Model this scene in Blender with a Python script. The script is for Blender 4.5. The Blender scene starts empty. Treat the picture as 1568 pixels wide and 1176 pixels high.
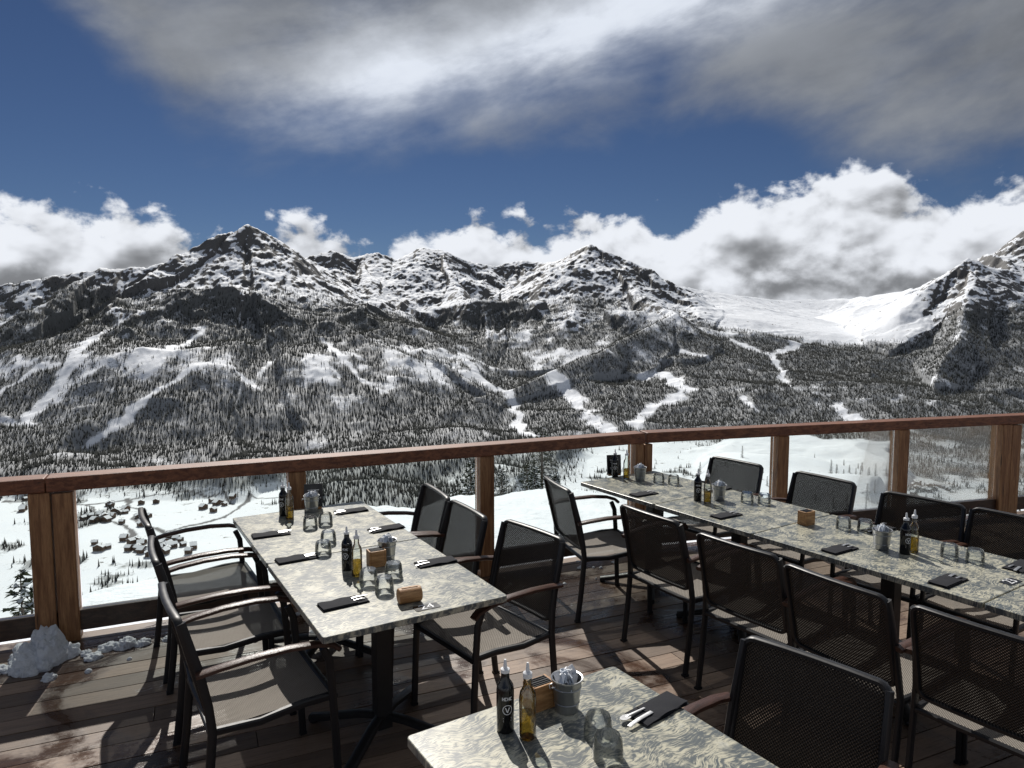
import bpy, bmesh, math
import numpy as np
from mathutils import Vector, Matrix
rng=np.random.default_rng(7)
scene=bpy.context.scene
COL=scene.collection
SUN_AZ=-16.0; SUN_EL=43.0

# ------------------------------------------------------------ node helpers
def newmat(name):
    m=bpy.data.materials.new(name); m.use_nodes=True
    nt=m.node_tree; nt.nodes.clear()
    return m,NT(nt)
class NT:
    def __init__(s,nt): s.nt=nt
    def n(s,typ,ins=None,**kw):
        nd=s.nt.nodes.new(typ)
        for k,v in kw.items(): setattr(nd,k,v)
        if ins:
            for k,v in ins.items():
                sock=nd.inputs[k]
                if isinstance(v,bpy.types.NodeSocket): s.nt.links.new(v,sock)
                elif v is not None:
                    if isinstance(v,tuple) and len(v)==3 and sock.type=='RGBA': v=(*v,1)
                    sock.default_value=v
        return nd
    def m(s,op,a,b=None,c=None,clamp=False):
        nd=s.nt.nodes.new('ShaderNodeMath'); nd.operation=op; nd.use_clamp=clamp
        for i,v in enumerate((a,b,c)):
            if v is None: continue
            if isinstance(v,bpy.types.NodeSocket): s.nt.links.new(v,nd.inputs[i])
            else: nd.inputs[i].default_value=v
        return nd.outputs[0]
    def mr(s,v,a,b,c=0.0,d=1.0,smooth=True):
        nd=s.nt.nodes.new('ShaderNodeMapRange')
        if smooth: nd.interpolation_type='SMOOTHSTEP'
        for i,x in enumerate((v,a,b,c,d)):
            if isinstance(x,bpy.types.NodeSocket): s.nt.links.new(x,nd.inputs[i])
            else: nd.inputs[i].default_value=x
        return nd.outputs[0]
    def mix(s,f,a,b):
        nd=s.nt.nodes.new('ShaderNodeMix'); nd.data_type='RGBA'
        for i,x in ((0,f),(6,a),(7,b)):
            if isinstance(x,bpy.types.NodeSocket): s.nt.links.new(x,nd.inputs[i])
            elif i==0: nd.inputs[i].default_value=x
            else: nd.inputs[i].default_value=(x[0],x[1],x[2],1)
        return nd.outputs[2]
    def noise(s,vec,scale,detail=4,rough=.5,dist=0.0):
        ins={'Scale':scale,'Detail':detail,'Roughness':rough,'Distortion':dist}
        if vec is not None: ins['Vector']=vec
        return s.n('ShaderNodeTexNoise',ins).outputs[0]
    def mapv(s,vec,scale=(1,1,1),rot=(0,0,0),loc=(0,0,0)):
        nd=s.n('ShaderNodeMapping',{0:vec}); nd.inputs['Scale'].default_value=scale
        nd.inputs['Rotation'].default_value=rot; nd.inputs['Location'].default_value=loc
        return nd.outputs[0]
    def ramp(s,f,pts):
        nd=s.nt.nodes.new('ShaderNodeValToRGB'); e=nd.color_ramp.elements
        while len(e)<len(pts): e.new(0.5)
        for el,(p,v) in zip(e,pts):
            el.position=p; el.color=(v,v,v,1) if not isinstance(v,tuple) else (*v,1)
        s.nt.links.new(f,nd.inputs[0]); return nd.outputs[0]
    def combine(s,x,y,z=0.0):
        return s.n('ShaderNodeCombineXYZ',{0:x,1:y,2:z}).outputs[0]
    def bump(s,h,st,dist):
        return s.n('ShaderNodeBump',{'Height':h,'Strength':st,'Distance':dist}).outputs[0]
    def pbr(s,col,rough=.5,normal=None,metal=0.0,spec=.5,coat=0.0):
        nd=s.n('ShaderNodeBsdfPrincipled',{'Base Color':col,'Roughness':rough,'Metallic':metal,'Specular IOR Level':spec,'Coat Weight':coat})
        if normal is not None: s.nt.links.new(normal,nd.inputs['Normal'])
        return nd.outputs[0]
    def out(s,sh): s.nt.links.new(sh,s.n('ShaderNodeOutputMaterial').inputs[0])

# ------------------------------------------------------------ world
def build_world():
    w=bpy.data.worlds.new("World"); scene.world=w; w.use_nodes=True
    w.node_tree.nodes.clear(); t=NT(w.node_tree)
    sky=t.n('ShaderNodeTexSky',sky_type='NISHITA'); sky.sun_disc=False
    sky.sun_elevation=math.radians(SUN_EL); sky.sun_rotation=math.radians(SUN_AZ)
    sky.altitude=2200; sky.air_density=1.0; sky.dust_density=0.1; sky.ozone_density=2.5
    tc=t.n('ShaderNodeTexCoord').outputs['Generated']
    xyz=t.n('ShaderNodeSeparateXYZ',{0:tc})
    az=t.m('ARCTAN2',xyz.outputs[0],xyz.outputs[1]); el=t.m('ARCSINE',xyz.outputs[2])
    mul=t.n('ShaderNodeMix',data_type='RGBA',blend_type='MULTIPLY'); mul.inputs[0].default_value=1
    t.nt.links.new(sky.outputs[0],mul.inputs[6]); mul.inputs[7].default_value=(.24,.275,.345,1)
    base=mul.outputs[2]
    K=9.0
    azn=t.m('MULTIPLY_ADD',az,1/1.6,.5)
    low=t.ramp(azn,[((a+.8)/1.6,v) for a,v in [(-.8,.6),(-.52,.36),(-.42,.25),(-.25,.235),(-.05,.25),(.1,.285),(.2,.30),(.33,.27),(.45,.215),(.6,.185),(.8,.19)]])
    rx=t.m('ADD',t.m('MULTIPLY',az,.93),t.m('MULTIPLY',el,.35))
    ry=t.m('SUBTRACT',t.m('MULTIPLY',el,.93),t.m('MULTIPLY',az,.24))
    st=t.noise(t.combine(t.m('MULTIPLY',rx,4.6),t.m('MULTIPLY',ry,13.0),3.3),1.0,7,.56,.15)
    st2=t.noise(t.combine(t.m('MULTIPLY',rx,5.0),t.m('MULTIPLY',ry,8.0),8.1),1.0,6,.55,.2)
    e2=t.m('ADD',el,t.m('MULTIPLY',t.m('SUBTRACT',st2,.5),.20))
    e2=t.m('ADD',e2,t.m('MULTIPLY',t.m('SUBTRACT',st,.5),.06))
    dlow=t.m('SUBTRACT',e2,low)
    hm=t.mr(dlow,-.045,.085)
    hm=t.m('MULTIPLY',hm,t.mr(st,.28,.60,.6,1.0))
    core=t.m('SUBTRACT',ry,t.m('ADD',.318,t.m('MULTIPLY',t.m('SUBTRACT',st2,.5),.10))); core=t.m('MULTIPLY',core,core)
    core=t.m('EXPONENT',t.m('MULTIPLY',core,-300.0))
    core=t.m('MULTIPLY',core,t.mr(st,.3,.58,.65,1.0))
    core=t.m('MULTIPLY',core,t.mr(az,-.46,-.15))
    hb=t.m('ADD',.20,t.m('MULTIPLY',core,.80))
    hb=t.m('ADD',hb,t.m('MULTIPLY',t.m('SUBTRACT',st2,.42),.40))
    hb=t.m('ADD',hb,t.m('MULTIPLY',t.m('SUBTRACT',st,.5),.14))
    hb=t.m('MAXIMUM',t.m('MINIMUM',hb,.95),.15)
    hcol=t.combine(t.m('MULTIPLY',hb,.93*K),t.m('MULTIPLY',hb,.99*K),t.m('MULTIPLY',hb,1.09*K))
    c1=t.mix(t.m('MULTIPLY',hm,.95),base,hcol)
    H=t.ramp(azn,[((a+.8)/1.6,v*4) for a,v in [(-.8,.13),(-.616,.130),(-.5,.136),(-.39,.114),(-.30,.128),(-.22,.108),(-.12,.134),(0,.145),(.148,.172),(.22,.136),(.30,.165),(.434,.205),(.507,.165),(.616,.155),(.8,.16)]])
    H=t.m('MULTIPLY',H,.25)
    p=t.combine(t.m('MULTIPLY',az,1.0),t.m('MULTIPLY',el,1.35),0.37)
    n1=t.noise(p,15.0,8,.56,.15)
    n2=t.noise(t.combine(t.m('ADD',az,-.006),t.m('MULTIPLY',t.m('ADD',el,.013),1.35),0.37),15.0,3,.5,.15)
    n3=t.noise(p,7.0,3,.5,0)
    n4=t.noise(t.combine(t.m('ADD',az,-.02),t.m('MULTIPLY',t.m('ADD',el,.03),1.35),0.37),7.0,3,.5,0)
    d=t.m('ADD',t.m('SUBTRACT',H,el),t.m('MULTIPLY',t.m('SUBTRACT',n1,.5),.17))
    d=t.m('ADD',d,t.m('MULTIPLY',t.m('SUBTRACT',n3,.5),.11))
    d=t.m('ADD',d,-.004)
    cm=t.mr(d,0.0,.022)
    rel=t.m('MULTIPLY',t.m('SUBTRACT',n1,n2),1.9)
    rel2=t.m('MULTIPLY',t.m('SUBTRACT',n3,n4),2.4)
    core2=t.mr(d,.015,.10)
    b=t.m('SUBTRACT',.90,t.m('MULTIPLY',core2,t.mr(n3,.38,.62,.12,.58)))
    b=t.m('ADD',t.m('ADD',b,rel),rel2); b=t.m('ADD',t.m('MULTIPLY',t.mr(b,.08,1.0,0,1),.74),.25)
    ccol=t.combine(t.m('MULTIPLY',b,.95*K),t.m('MULTIPLY',b,.985*K),t.m('MULTIPLY',b,1.05*K))
    c2=t.mix(cm,c1,ccol)
    bg=t.n('ShaderNodeBackground',{'Color':c2,'Strength':.1})
    o=t.n('ShaderNodeOutputWorld'); t.nt.links.new(bg.outputs[0],o.inputs[0])
    w.cycles.sampling_method='MANUAL'; w.cycles.sample_map_resolution=512
build_world()
S=Vector((math.sin(math.radians(SUN_AZ))*math.cos(math.radians(SUN_EL)),math.cos(math.radians(SUN_AZ))*math.cos(math.radians(SUN_EL)),math.sin(math.radians(SUN_EL))))
ld=bpy.data.lights.new("sun",'SUN'); ld.energy=4.8; ld.angle=math.radians(.5); ld.color=(1,.955,.89)
lo=bpy.data.objects.new("sun",ld); COL.objects.link(lo); lo.rotation_euler=S.to_track_quat('Z','Y').to_euler(); lo.location=(0,0,30)

# ------------------------------------------------------------ camera
cd=bpy.data.cameras.new("camera"); cam=bpy.data.objects.new("camera",cd); COL.objects.link(cam)
cam.location=(0,0,1.95); cam.rotation_euler=(math.radians(85),0,0)
cd.sensor_width=36; cd.lens=36*1088/1568; cd.clip_start=.05; cd.clip_end=40000
scene.camera=cam
scene.view_settings.view_transform='Standard'; scene.view_settings.look='None'; scene.view_settings.exposure=0

# ------------------------------------------------------------ numpy noise
def h2(ix,iy,seed):
    h=(ix.astype(np.int64)*374761393+iy.astype(np.int64)*668265263+seed*974634777)&0xffffffff
    h=((h^(h>>13))*1274126177)&0xffffffff
    h=(h^(h>>16))
    return (h&0xffffff)/float(0xffffff)*2-1
def vn(x,y,seed=0):
    x0=np.floor(x);y0=np.floor(y);fx=x-x0;fy=y-y0
    fx=fx*fx*fx*(fx*(fx*6-15)+10);fy=fy*fy*fy*(fy*(fy*6-15)+10)
    a=h2(x0,y0,seed);b=h2(x0+1,y0,seed);c=h2(x0,y0+1,seed);d=h2(x0+1,y0+1,seed)
    return (a+(b-a)*fx)*(1-fy)+(c+(d-c)*fx)*fy
def fbm(x,y,oc=4,seed=0,g=.5):
    s=0;a=1;t=0
    for i in range(oc):
        c,sn=math.cos(i*1.1),math.sin(i*1.1)
        s=s+a*vn((x*c-y*sn)*2**i,(x*sn+y*c)*2**i,seed+i*17);t+=a;a*=g
    return s/t
def ridged(x,y,oc=4,seed=0,g=.5):
    s=0;a=1;t=0;w=1
    for i in range(oc):
        c,sn=math.cos(i*1.3+.4),math.sin(i*1.3+.4)
        v=1-np.abs(vn((x*c-y*sn)*2**i,(x*sn+y*c)*2**i,seed+i*13))*1.6
        v=np.clip(v,0,1);v=v*v
        s=s+a*v*w;t+=a;w=np.clip(v*1.6,0,1);a*=g
    return s/t
# ------------------------------------------------------------ terrain
# surveyed crest points: (bearing offset, altitude offset, distance) -> world metres
def sv(b,a,D): return (b/1088*D, D, 1.95+a/1088*D)
F=lambda L:[sv(x-784,493-y,D) for x,y,D in L]
RIDGES=[
 (F([(-400,480,3500),(-200,460,3600),(0,438,3800),(60,423,3900),(150,410,4000),(225,406,4100),(290,383,4200),(345,358,4300),(372,352,4380),(384,343,4400),(402,352,4420),(425,362,4450),(455,397,4700),(480,396,5300)]),.60),
 (F([(390,352,4380),(455,425,4150),(500,455,4000),(600,510,3700),(690,560,3400),(745,605,3200)]),.62),
 (F([(330,370,4250),(260,450,3800),(150,540,3300),(60,620,2900)]),.62),
 (F([(390,370,4300),(400,470,3700),(430,580,3100),(440,660,2700)]),.60),
 (F([(150,412,4000),(60,470,3500),(-60,540,3100)]),.60),
 (F([(455,396,5600),(510,382,5800),(545,393,5900),(575,387,5900),(610,396,6000),(635,384,6000),(650,379,6000),(680,383,6000),(720,400,6000),(760,406,6100),(790,398,6200),(820,401,6200),(850,400,6000),(880,382,5600),(905,373,5500),(925,384,5400),(940,388,5400),(1000,414,5200),(1040,433,5100),(1080,470,4900)]),.56),
 (F([(560,393,5900),(575,440,5200),(600,470,4800)]),.52),
 (F([(680,388,5950),(690,430,5400),(700,455,4900)]),.52),
 (F([(840,402,6000),(800,440,5300),(740,460,4700)]),.52),
 (F([(600,480,4800),(720,455,4700),(800,455,4700),(900,470,4500),(1000,475,4300)]),.5),
 (F([(905,380,5500),(960,430,4900),(1030,478,4200),(960,510,3900),(880,550,3600),(760,602,3250),(640,627,2950),(470,692,2500)]),.5),
 (F([(1030,478,4200),(1090,530,3900),(1150,590,3500),(1180,640,3000)]),.5),
 (F([(1040,437,5500),(1080,445,6000),(1130,453,6500),(1200,460,7000),(1300,455,7000),(1380,445,6500),(1420,438,6000),(1560,380,6200)]),.30),
 (F([(1290,545,4200),(1350,500,4300),(1410,440,4400),(1440,420,4450),(1465,402,4480),(1480,393,4500),(1500,404,4520),(1520,405,4550),(1568,420,4600),(1750,450,4600)]),.68),
 (F([(1500,405,5500),(1540,376,5600),(1568,346,5600),(1650,305,5700),(1800,330,5800)]),.7),
 (F([(1480,400,4500),(1470,500,3800),(1440,600,3200),(1420,660,2700)]),.58),
 (F([(1600,430,4600),(1640,550,3500),(1650,680,2600)]),.6)]
NA=1150
azs=np.radians(np.linspace(-50,50,NA))
rs=np.concatenate([np.geomspace(3.2,60,110)[:-1],np.geomspace(60,1100,60)[:-1],np.linspace(1100,2300,150)[:-1],np.linspace(2300,7600,560),np.geomspace(7700,14000,12)])
AZ,RR=np.meshgrid(azs,rs)
X=RR*np.sin(AZ);Y=RR*np.cos(AZ)
PXB=784+1088*np.tan(AZ)
def mountains(X,Y):
    wx=X+fbm(X/420,Y/420,3,3)*55+fbm(X/110,Y/110,2,4)*14;wy=Y+fbm(X/420,Y/420,3,9)*55+fbm(X/110,Y/110,2,8)*14
    lse=np.zeros_like(X);k=16.0
    best=np.full_like(X,-1e9);bs=np.zeros_like(X);bd=np.zeros_like(X)
    for ri,(P,sl) in enumerate(RIDGES):
        hb=np.full_like(X,-1e9);hs=np.zeros_like(X);hd=np.zeros_like(X);s0=ri*977.
        for (ax,ay,azz),(bx,by,bz) in zip(P[:-1],P[1:]):
            dx,dy=bx-ax,by-ay;L2=dx*dx+dy*dy;L=math.sqrt(L2)
            t=np.clip(((wx-ax)*dx+(wy-ay)*dy)/L2,0,1)
            d=np.hypot(wx-ax-t*dx,wy-ay-t*dy)
            z=azz+(bz-azz)*t-(sl*.76*d+sl*.36*350*(1-np.exp(-d/350)))
            mk=z>hb
            hb=np.where(mk,z,hb);hs=np.where(mk,s0+t*L,hs);hd=np.where(mk,d,hd);s0+=L
        lse+=np.exp(np.clip((hb+500)/k,-60,90))
        mk=hb>best
        best=np.where(mk,hb,best);bs=np.where(mk,hs,bs);bd=np.where(mk,hd,bd)
    return k*np.log(lse+1e-30)-500,bs,bd
i0=158
H=np.full_like(X,-900.);bs=np.zeros_like(X);bd=np.full_like(X,999.)
H[i0:],bs[i0:],bd[i0:]=mountains(X[i0:],Y[i0:])
amp=np.clip(bd/260,.14,1)
rib=np.abs(vn(bs/150,bd/900,5))*.7+np.abs(vn(bs/62,bd/500,6))*.42+np.abs(vn(bs/28,bd/260,7))*.28
rg=ridged(X/520,Y/520,6,31,.54)
lowf=np.clip((H+250)/350,.45,1)
passm=np.clip((PXB-1045)/60,0,1)*np.clip((1425-PXB)/50,0,1)*np.clip((RR-4500)/300,0,1)
bowl=np.clip((RR-4650)/300,0,1)*(1-passm)
calm=1-.15*bowl-.75*passm
H=H-rib*92*amp*np.clip(lowf+.15,0,1)*calm+(rg-.35)*115*amp*lowf*calm+fbm(X/60,Y/60,5,77,.65)*21*np.clip(bd/120,.75,1)*np.clip(lowf,.3,1)**1.5*(1-.8*passm)
H-=4
base=-470+fbm(X/500,Y/500,3,55)*14+np.clip((RR-3200)/3000,0,1)*60 + np.clip((X-200)/1400,0,1)*np.clip((RR-1500)/1500,0,1)*55*(.6+.8*fbm(X/300,Y/300,3,56))
wood_=np.clip((PXB-430)/40,0,1)*np.clip((930-PXB)/60,0,1)*np.clip((RR-1450-np.clip(PXB-740,0,200)*6)/150,0,1)
wood_=np.maximum(wood_,np.clip((900-PXB)/60,0,1)*np.clip((RR-2050-np.clip(430-PXB,0,430)*.5-fbm(X/200,Y/200,2,59)*180)/120,0,1))
base=base+wood_*40*(1+fbm(X/200,Y/200,3,57))
k=14.
M=np.maximum(H,base)+k*np.log1p(np.exp(-np.abs(H-base)/k))
azd=np.degrees(AZ)
tc=np.interp(azd,[-50,-33,-26,-15,-6,0,20,35,50],[.38,.362,.345,.285,.258,.247,.243,.255,.26])
rc=1.55/(tc-.2)
rc=rc*(1+.08*np.sin(azd*.35))
nz=-.6-.2*(np.minimum(RR,rc)-5)
over=np.maximum(RR-rc,0)
nz=nz-.56*over+.36*rc*.25*(1-np.exp(-over/(rc*.25)))
nz+=fbm(X/2.3,Y/2.3,3,41)*.13*np.clip((RR-3)/8,0.3,1)+fbm(X/.5,Y/.5,3,42)*.04+ridged(X/7,Y/7,4,43)*.36*np.clip((RR-6)/8,0,1)
nz+=np.clip(RR-60,0,300)/300*fbm(X/90,Y/90,3,44)*12
# lower piste shoulder on the right
PW=PXB+fbm(X/150,Y/150,3,49)*45
ev=np.clip((PW-880)/260,0,1)*np.clip((1440-PW)/80,0,1); ev=ev*ev*(3-2*ev)
zp=np.interp(RR,[250,330,450,680,900,1080,1250,1500],[-300,-180,-114,-136,-160,-195,-245,-420])
zp=zp-230*(1-ev)-ev*20*np.abs(vn(X/260,Y/260,50))+fbm(X/120,Y/120,4,48)*10
nm=np.maximum(nz,M)
kk=5.
pist=zp>nm
Z=np.maximum(nm,zp)+kk*np.log1p(np.exp(-np.abs(nm-zp)/kk))*(RR>200)
near=(nz>M)|pist
gr=np.gradient(Z,axis=0)/np.gradient(RR,axis=0)
ga=np.gradient(Z,axis=1)/(RR*(azs[1]-azs[0]))
slope=np.hypot(gr,ga)
def locate(px,py,full=False):
    """where a line of sight (bearing/altitude from the terrace) meets the ground"""
    b=math.atan((px-784)/1088);ta=(493-py)/1088*math.cos(b)
    j=int(round((b-azs[0])/(azs[1]-azs[0])))
    tt=(Z[:,j]-1.95)/rs
    idx=np.nonzero(tt[195:]>=ta)[0]
    i=195+(idx[0] if len(idx) else 500)
    return (X[i,j],Y[i,j],Z[i,j]) if full else (X[i,j],Y[i,j])
def zat(x,y):
    r=math.hypot(x,y);a=math.atan2(x,y)
    j=int(round((a-azs[0])/(azs[1]-azs[0])))
    return float(np.interp(r,rs,Z[:,j]))
def strip(mask,pts,w,soft=.5,wob=.5,jag=0.0):
    P=[locate(*p) for p in pts]
    XX,YY=X[i0:],Y[i0:]
    wx=XX+fbm(XX/60,YY/60,3,91)*w*wob*1.5;wy=YY+fbm(XX/60,YY/60,3,92)*w*wob*1.5
    wl=w*(1+jag*fbm(XX/110,YY/110,3,93)*1.6)
    for (ax,ay),(bx,by) in zip(P[:-1],P[1:]):
        dx,dy=bx-ax,by-ay;L2=dx*dx+dy*dy+1e-6
        t=np.clip(((wx-ax)*dx+(wy-ay)*dy)/L2,0,1)
        d=np.hypot(wx-ax-t*dx,wy-ay-t*dy)
        mask[i0:]=np.maximum(mask[i0:],np.clip((wl-d)/(w*soft),0,1))
run=np.zeros_like(X)
for pts,w in [([(850,572),(868,590),(885,612),(905,640),(930,662)],46),([(768,598),(780,612),(790,635),(806,668)],34),
 ([(985,577),(1010,572),(1030,582),(1048,597),(1035,612),(1008,622),(985,640),(975,655)],40),([(1178,540),(1188,560),(1200,578),(1212,592)],28),
 ([(1275,622),(1310,645)],42),([(1045,538),(1065,545),(1085,552)],20),([(495,520),(520,545),(545,575),(585,600)],24),
 ([(410,555),(398,575)],30),([(250,470),(195,490),(140,520),(100,570),(40,640)],36),([(300,560),(240,600),(190,640),(120,690)],20),
 ([(700,540),(740,585),(760,598)],28),([(310,500),(240,555)],26),([(140,490),(220,478)],26),
 ([(1120,520),(1180,545),(1260,510)],34),([(1140,610),(1160,630)],20),([(60,560),(0,600)],30),([(0,640),(40,650)],22),([(480,545),(520,580)],14)]:
    strip(run,pts,w,.5,.6,.45)
road=np.zeros_like(X)
for pts,w in [([(0,772),(60,774),(120,778),(190,770),(200,785),(195,800),(240,822),(330,800)],8),([(120,778),(140,800),(180,812),(195,840)],6),([(330,800),(380,765),(470,745)],6),([(60,800),(130,805)],6),([(190,770),(260,758),(330,765),(350,778)],5)]:
    strip(road,pts,w,.4,1.6)
fn=fbm(X/170,Y/170,4,61,.6);fn2=fbm(X/45,Y/45,3,62,.6)
tl=175+fbm(X/600,Y/600,3,63)*180+np.clip((260-PXB)/150,0,1)*110-passm*600-bowl*90
forest=np.clip((tl-Z)/240,0,1)**.6*np.clip((Z+455)/18,0,1)
gul=np.clip(rib*1.15,0,1)
dens=np.clip(.80+fn*1.3+fn2*.7-(.42-gul)*1.2-np.clip(Z+150,0,400)/400*.35+np.clip(-200-Z,0,200)/200*.3,0,1)
forest=forest*dens*(1-run)
forest=np.maximum(forest,wood_*np.clip(.85+fn*.8,0,1)*(1-run)*(Z<-300))
forest=np.where(near,0,forest)
valley=np.clip((-440-Z)/20,0,1)*(~near)
rightw=np.clip((PXB-1385)/30,0,1)*np.clip((RR-1300)/200,0,1)
forest=np.maximum(forest,valley*np.clip(fn*2.4+fn2*1.2-.52+rightw*1.2,0,.8)*(1-road))
rock=np.clip((slope-.71+fn2*.3+fn*.18)*2.6,0,1)*np.clip((Z+250)/300,0,1)*(1-passm)
rock=np.where(near,0,rock)
nr,na=X.shape
me=bpy.data.meshes.new("mountain_terrain")
V=np.stack([X,Y,Z],-1).reshape(-1,3).astype(np.float32)
me.vertices.add(len(V));me.vertices.foreach_set("co",V.ravel())
i=np.arange(nr-1)[:,None]*na+np.arange(na-1)[None,:]
Q=np.stack([i,i+1,i+1+na,i+na],-1).reshape(-1,4).astype(np.int32)
nq=len(Q);me.loops.add(nq*4);me.loops.foreach_set("vertex_index",np.ascontiguousarray(Q).ravel())
me.polygons.add(nq);me.polygons.foreach_set("loop_start",np.arange(0,nq*4,4,dtype=np.int32))
me.polygons.foreach_set("use_smooth",np.ones(nq,dtype=bool))
me.update()
at=me.attributes.new("masks",'FLOAT_COLOR','POINT')
at.data.foreach_set("color",np.stack([forest,rock,road,near.astype(float)],-1).reshape(-1).astype(np.float32))
m,t=newmat("snow_terrain")
a=t.n('ShaderNodeAttribute',attribute_name="masks"); sp=t.n('ShaderNodeSeparateColor',{0:a.outputs['Color']})
pos=t.n('ShaderNodeNewGeometry').outputs['Position']
nz1=t.noise(pos,.035,7,.65);nz2=t.noise(pos,.12,4,.6);nz3=t.noise(pos,3.0,5,.6)
fm=t.mr(t.m('ADD',sp.outputs[0],t.m('MULTIPLY',t.m('SUBTRACT',nz2,.5),1.5)),.12,.75)
rm=t.mr(t.m('ADD',sp.outputs[1],t.m('MULTIPLY',t.m('SUBTRACT',nz1,.5),2.8)),.32,.56)
rm=t.m('MULTIPLY',rm,t.m('SUBTRACT',1.0,a.outputs['Alpha']))
snow=t.mix(nz1,(.74,.79,.87),(.86,.88,.91))
rockc=t.mix(nz2,(.045,.045,.048),(.15,.145,.14))
forc=t.mix(nz1,(.055,.062,.062),(.14,.148,.15))
c=t.mix(rm,snow,rockc);c=t.mix(t.m('MULTIPLY',fm,.78),c,forc)
c=t.mix(sp.outputs[2],c,(.06,.06,.07))
t.out(t.pbr(c,.75,t.bump(nz3,.8,.12)))
me.materials.append(m)
COL.objects.link(bpy.data.objects.new("mountain_terrain",me))

# distant larch forest as one mesh
area=RR*np.gradient(RR,axis=0)*(azs[1]-azs[0])
vis=(np.abs(AZ)<math.radians(43))&(RR<6300)
wt=(forest**1.3)*area*vis
NTREE=200000
pick=rng.choice(wt.size,NTREE,p=(wt/wt.sum()).ravel())
pi,pj=np.unravel_index(pick,wt.shape)
pi=np.clip(pi,0,nr-2);pj=np.clip(pj,0,na-2)
u=rng.random(NTREE);v=rng.random(NTREE)
def bl(A): return (A[pi,pj]*(1-u)+A[pi+1,pj]*u)*(1-v)+(A[pi,pj+1]*(1-u)+A[pi+1,pj+1]*u)*v
tx,ty,tz=bl(X),bl(Y),bl(Z)
th=rng.uniform(7,18,NTREE);tr=th*rng.uniform(.09,.17,NTREE);ta=rng.random(NTREE)*6.28
Vt=np.empty((NTREE,4,3),np.float32)
for q in range(3):
    an=ta+q*2.094
    Vt[:,q,0]=tx+np.cos(an)*tr;Vt[:,q,1]=ty+np.sin(an)*tr;Vt[:,q,2]=tz-1
Vt[:,3,0]=tx;Vt[:,3,1]=ty;Vt[:,3,2]=tz+th
tm=bpy.data.meshes.new("larch_forest")
tm.vertices.add(NTREE*4);tm.vertices.foreach_set("co",Vt.ravel())
o4=(np.arange(NTREE)*4)[:,None,None]
Ft=(np.array([[0,1,3],[1,2,3],[2,0,3]])[None]+o4).reshape(-1).astype(np.int32)
tm.loops.add(len(Ft));tm.loops.foreach_set("vertex_index",Ft)
tm.polygons.add(len(Ft)//3);tm.polygons.foreach_set("loop_start",np.arange(0,len(Ft),3,dtype=np.int32));tm.update()
m,t=newmat("larch_bark_needles")
pos=t.n('ShaderNodeNewGeometry').outputs['Position']
c=t.mix(t.mr(t.noise(pos,.05,3),.35,.65),(.032,.036,.034),(.10,.102,.098))
t.out(t.n('ShaderNodeBsdfDiffuse',{'Color':c}).outputs[0])
tm.materials.append(m)
COL.objects.link(bpy.data.objects.new("larch_forest",tm))

# ------------------------------------------------------------ mesh builder
class MB:
    def __init__(s): s.v=[];s.f=[];s.mi=[]
    def add(s,vs,fs,mi=0):
        o=len(s.v); s.v+= [tuple(p) for p in vs]; s.f+=[tuple(i+o for i in f) for f in fs]; s.mi+=[mi]*len(fs)
    def box(s,c,size,rz=0,mi=0,M=None,taper=1.0):
        x,y,z=[q/2 for q in size]
        vs=[Vector((sx*x*(taper if sz>0 else 1),sy*y*(taper if sz>0 else 1),sz*z)) for sz in(-1,1) for sy in(-1,1) for sx in(-1,1)]
        R=M if M is not None else Matrix.Rotation(rz,3,'Z')
        vs=[R@p+Vector(c) for p in vs]
        s.add(vs,[(0,2,3,1),(4,5,7,6),(0,1,5,4),(2,6,7,3),(0,4,6,2),(1,3,7,5)],mi)
    def tube(s,pts,w,h,ref,closed=False,n=8,mi=0,cap=True):
        P=[Vector(p) for p in pts]; N=len(P); vs=[]; ref=Vector(ref)
        for i,p in enumerate(P):
            if closed: T=P[(i+1)%N]-P[i-1]
            else: T=P[min(i+1,N-1)]-P[max(i-1,0)]
            T.normalize(); sd=(ref-T*ref.dot(T)).normalized(); nn=T.cross(sd)
            for k in range(n):
                a=2*math.pi*(k+.5)/n; c,q=math.cos(a),math.sin(a)
                e=.6
                cx=math.copysign(abs(c)**e,c);qy=math.copysign(abs(q)**e,q)
                vs.append(p+sd*cx*w/2+nn*qy*h/2)
        fs=[]
        for i in range(N if closed else N-1):
            j=(i+1)%N
            for k in range(n):
                fs.append((i*n+k,i*n+(k+1)%n,j*n+(k+1)%n,j*n+k))
        if not closed and cap:
            fs.append(tuple(range(n))[::-1]); fs.append(tuple((N-1)*n+k for k in range(n)))
        s.add(vs,fs,mi)
    def lathe(s,prof,n=24,c=(0,0,0),mi=0,cap0=True,cap1=True,R=None):
        vs=[]
        for r,z in prof:
            for k in range(n):
                a=2*math.pi*k/n; p=Vector((r*math.cos(a),r*math.sin(a),z))
                if R is not None: p=R@p
                vs.append(p+Vector(c))
        fs=[(i*n+k,i*n+(k+1)%n,(i+1)*n+(k+1)%n,(i+1)*n+k) for i in range(len(prof)-1) for k in range(n)]
        if cap0: fs.append(tuple(range(n))[::-1])
        if cap1: fs.append(tuple((len(prof)-1)*n+k for k in range(n)))
        s.add(vs,fs,mi)
    def mesh(s,name,mats,smooth=False):
        me=bpy.data.meshes.new(name); me.from_pydata(s.v,[],s.f); 
        for m in (mats if isinstance(mats,(list,tuple)) else [mats]): me.materials.append(m)
        me.polygons.foreach_set("material_index",s.mi)
        me.update()
        bm=bmesh.new();bm.from_mesh(me);bmesh.ops.recalc_face_normals(bm,faces=bm.faces);bm.to_mesh(me);bm.free()
        if smooth:
            me.polygons.foreach_set("use_smooth",[True]*len(me.polygons))
            try: me.set_sharp_from_angle(angle=math.radians(40))
            except Exception: pass
        return me
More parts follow.
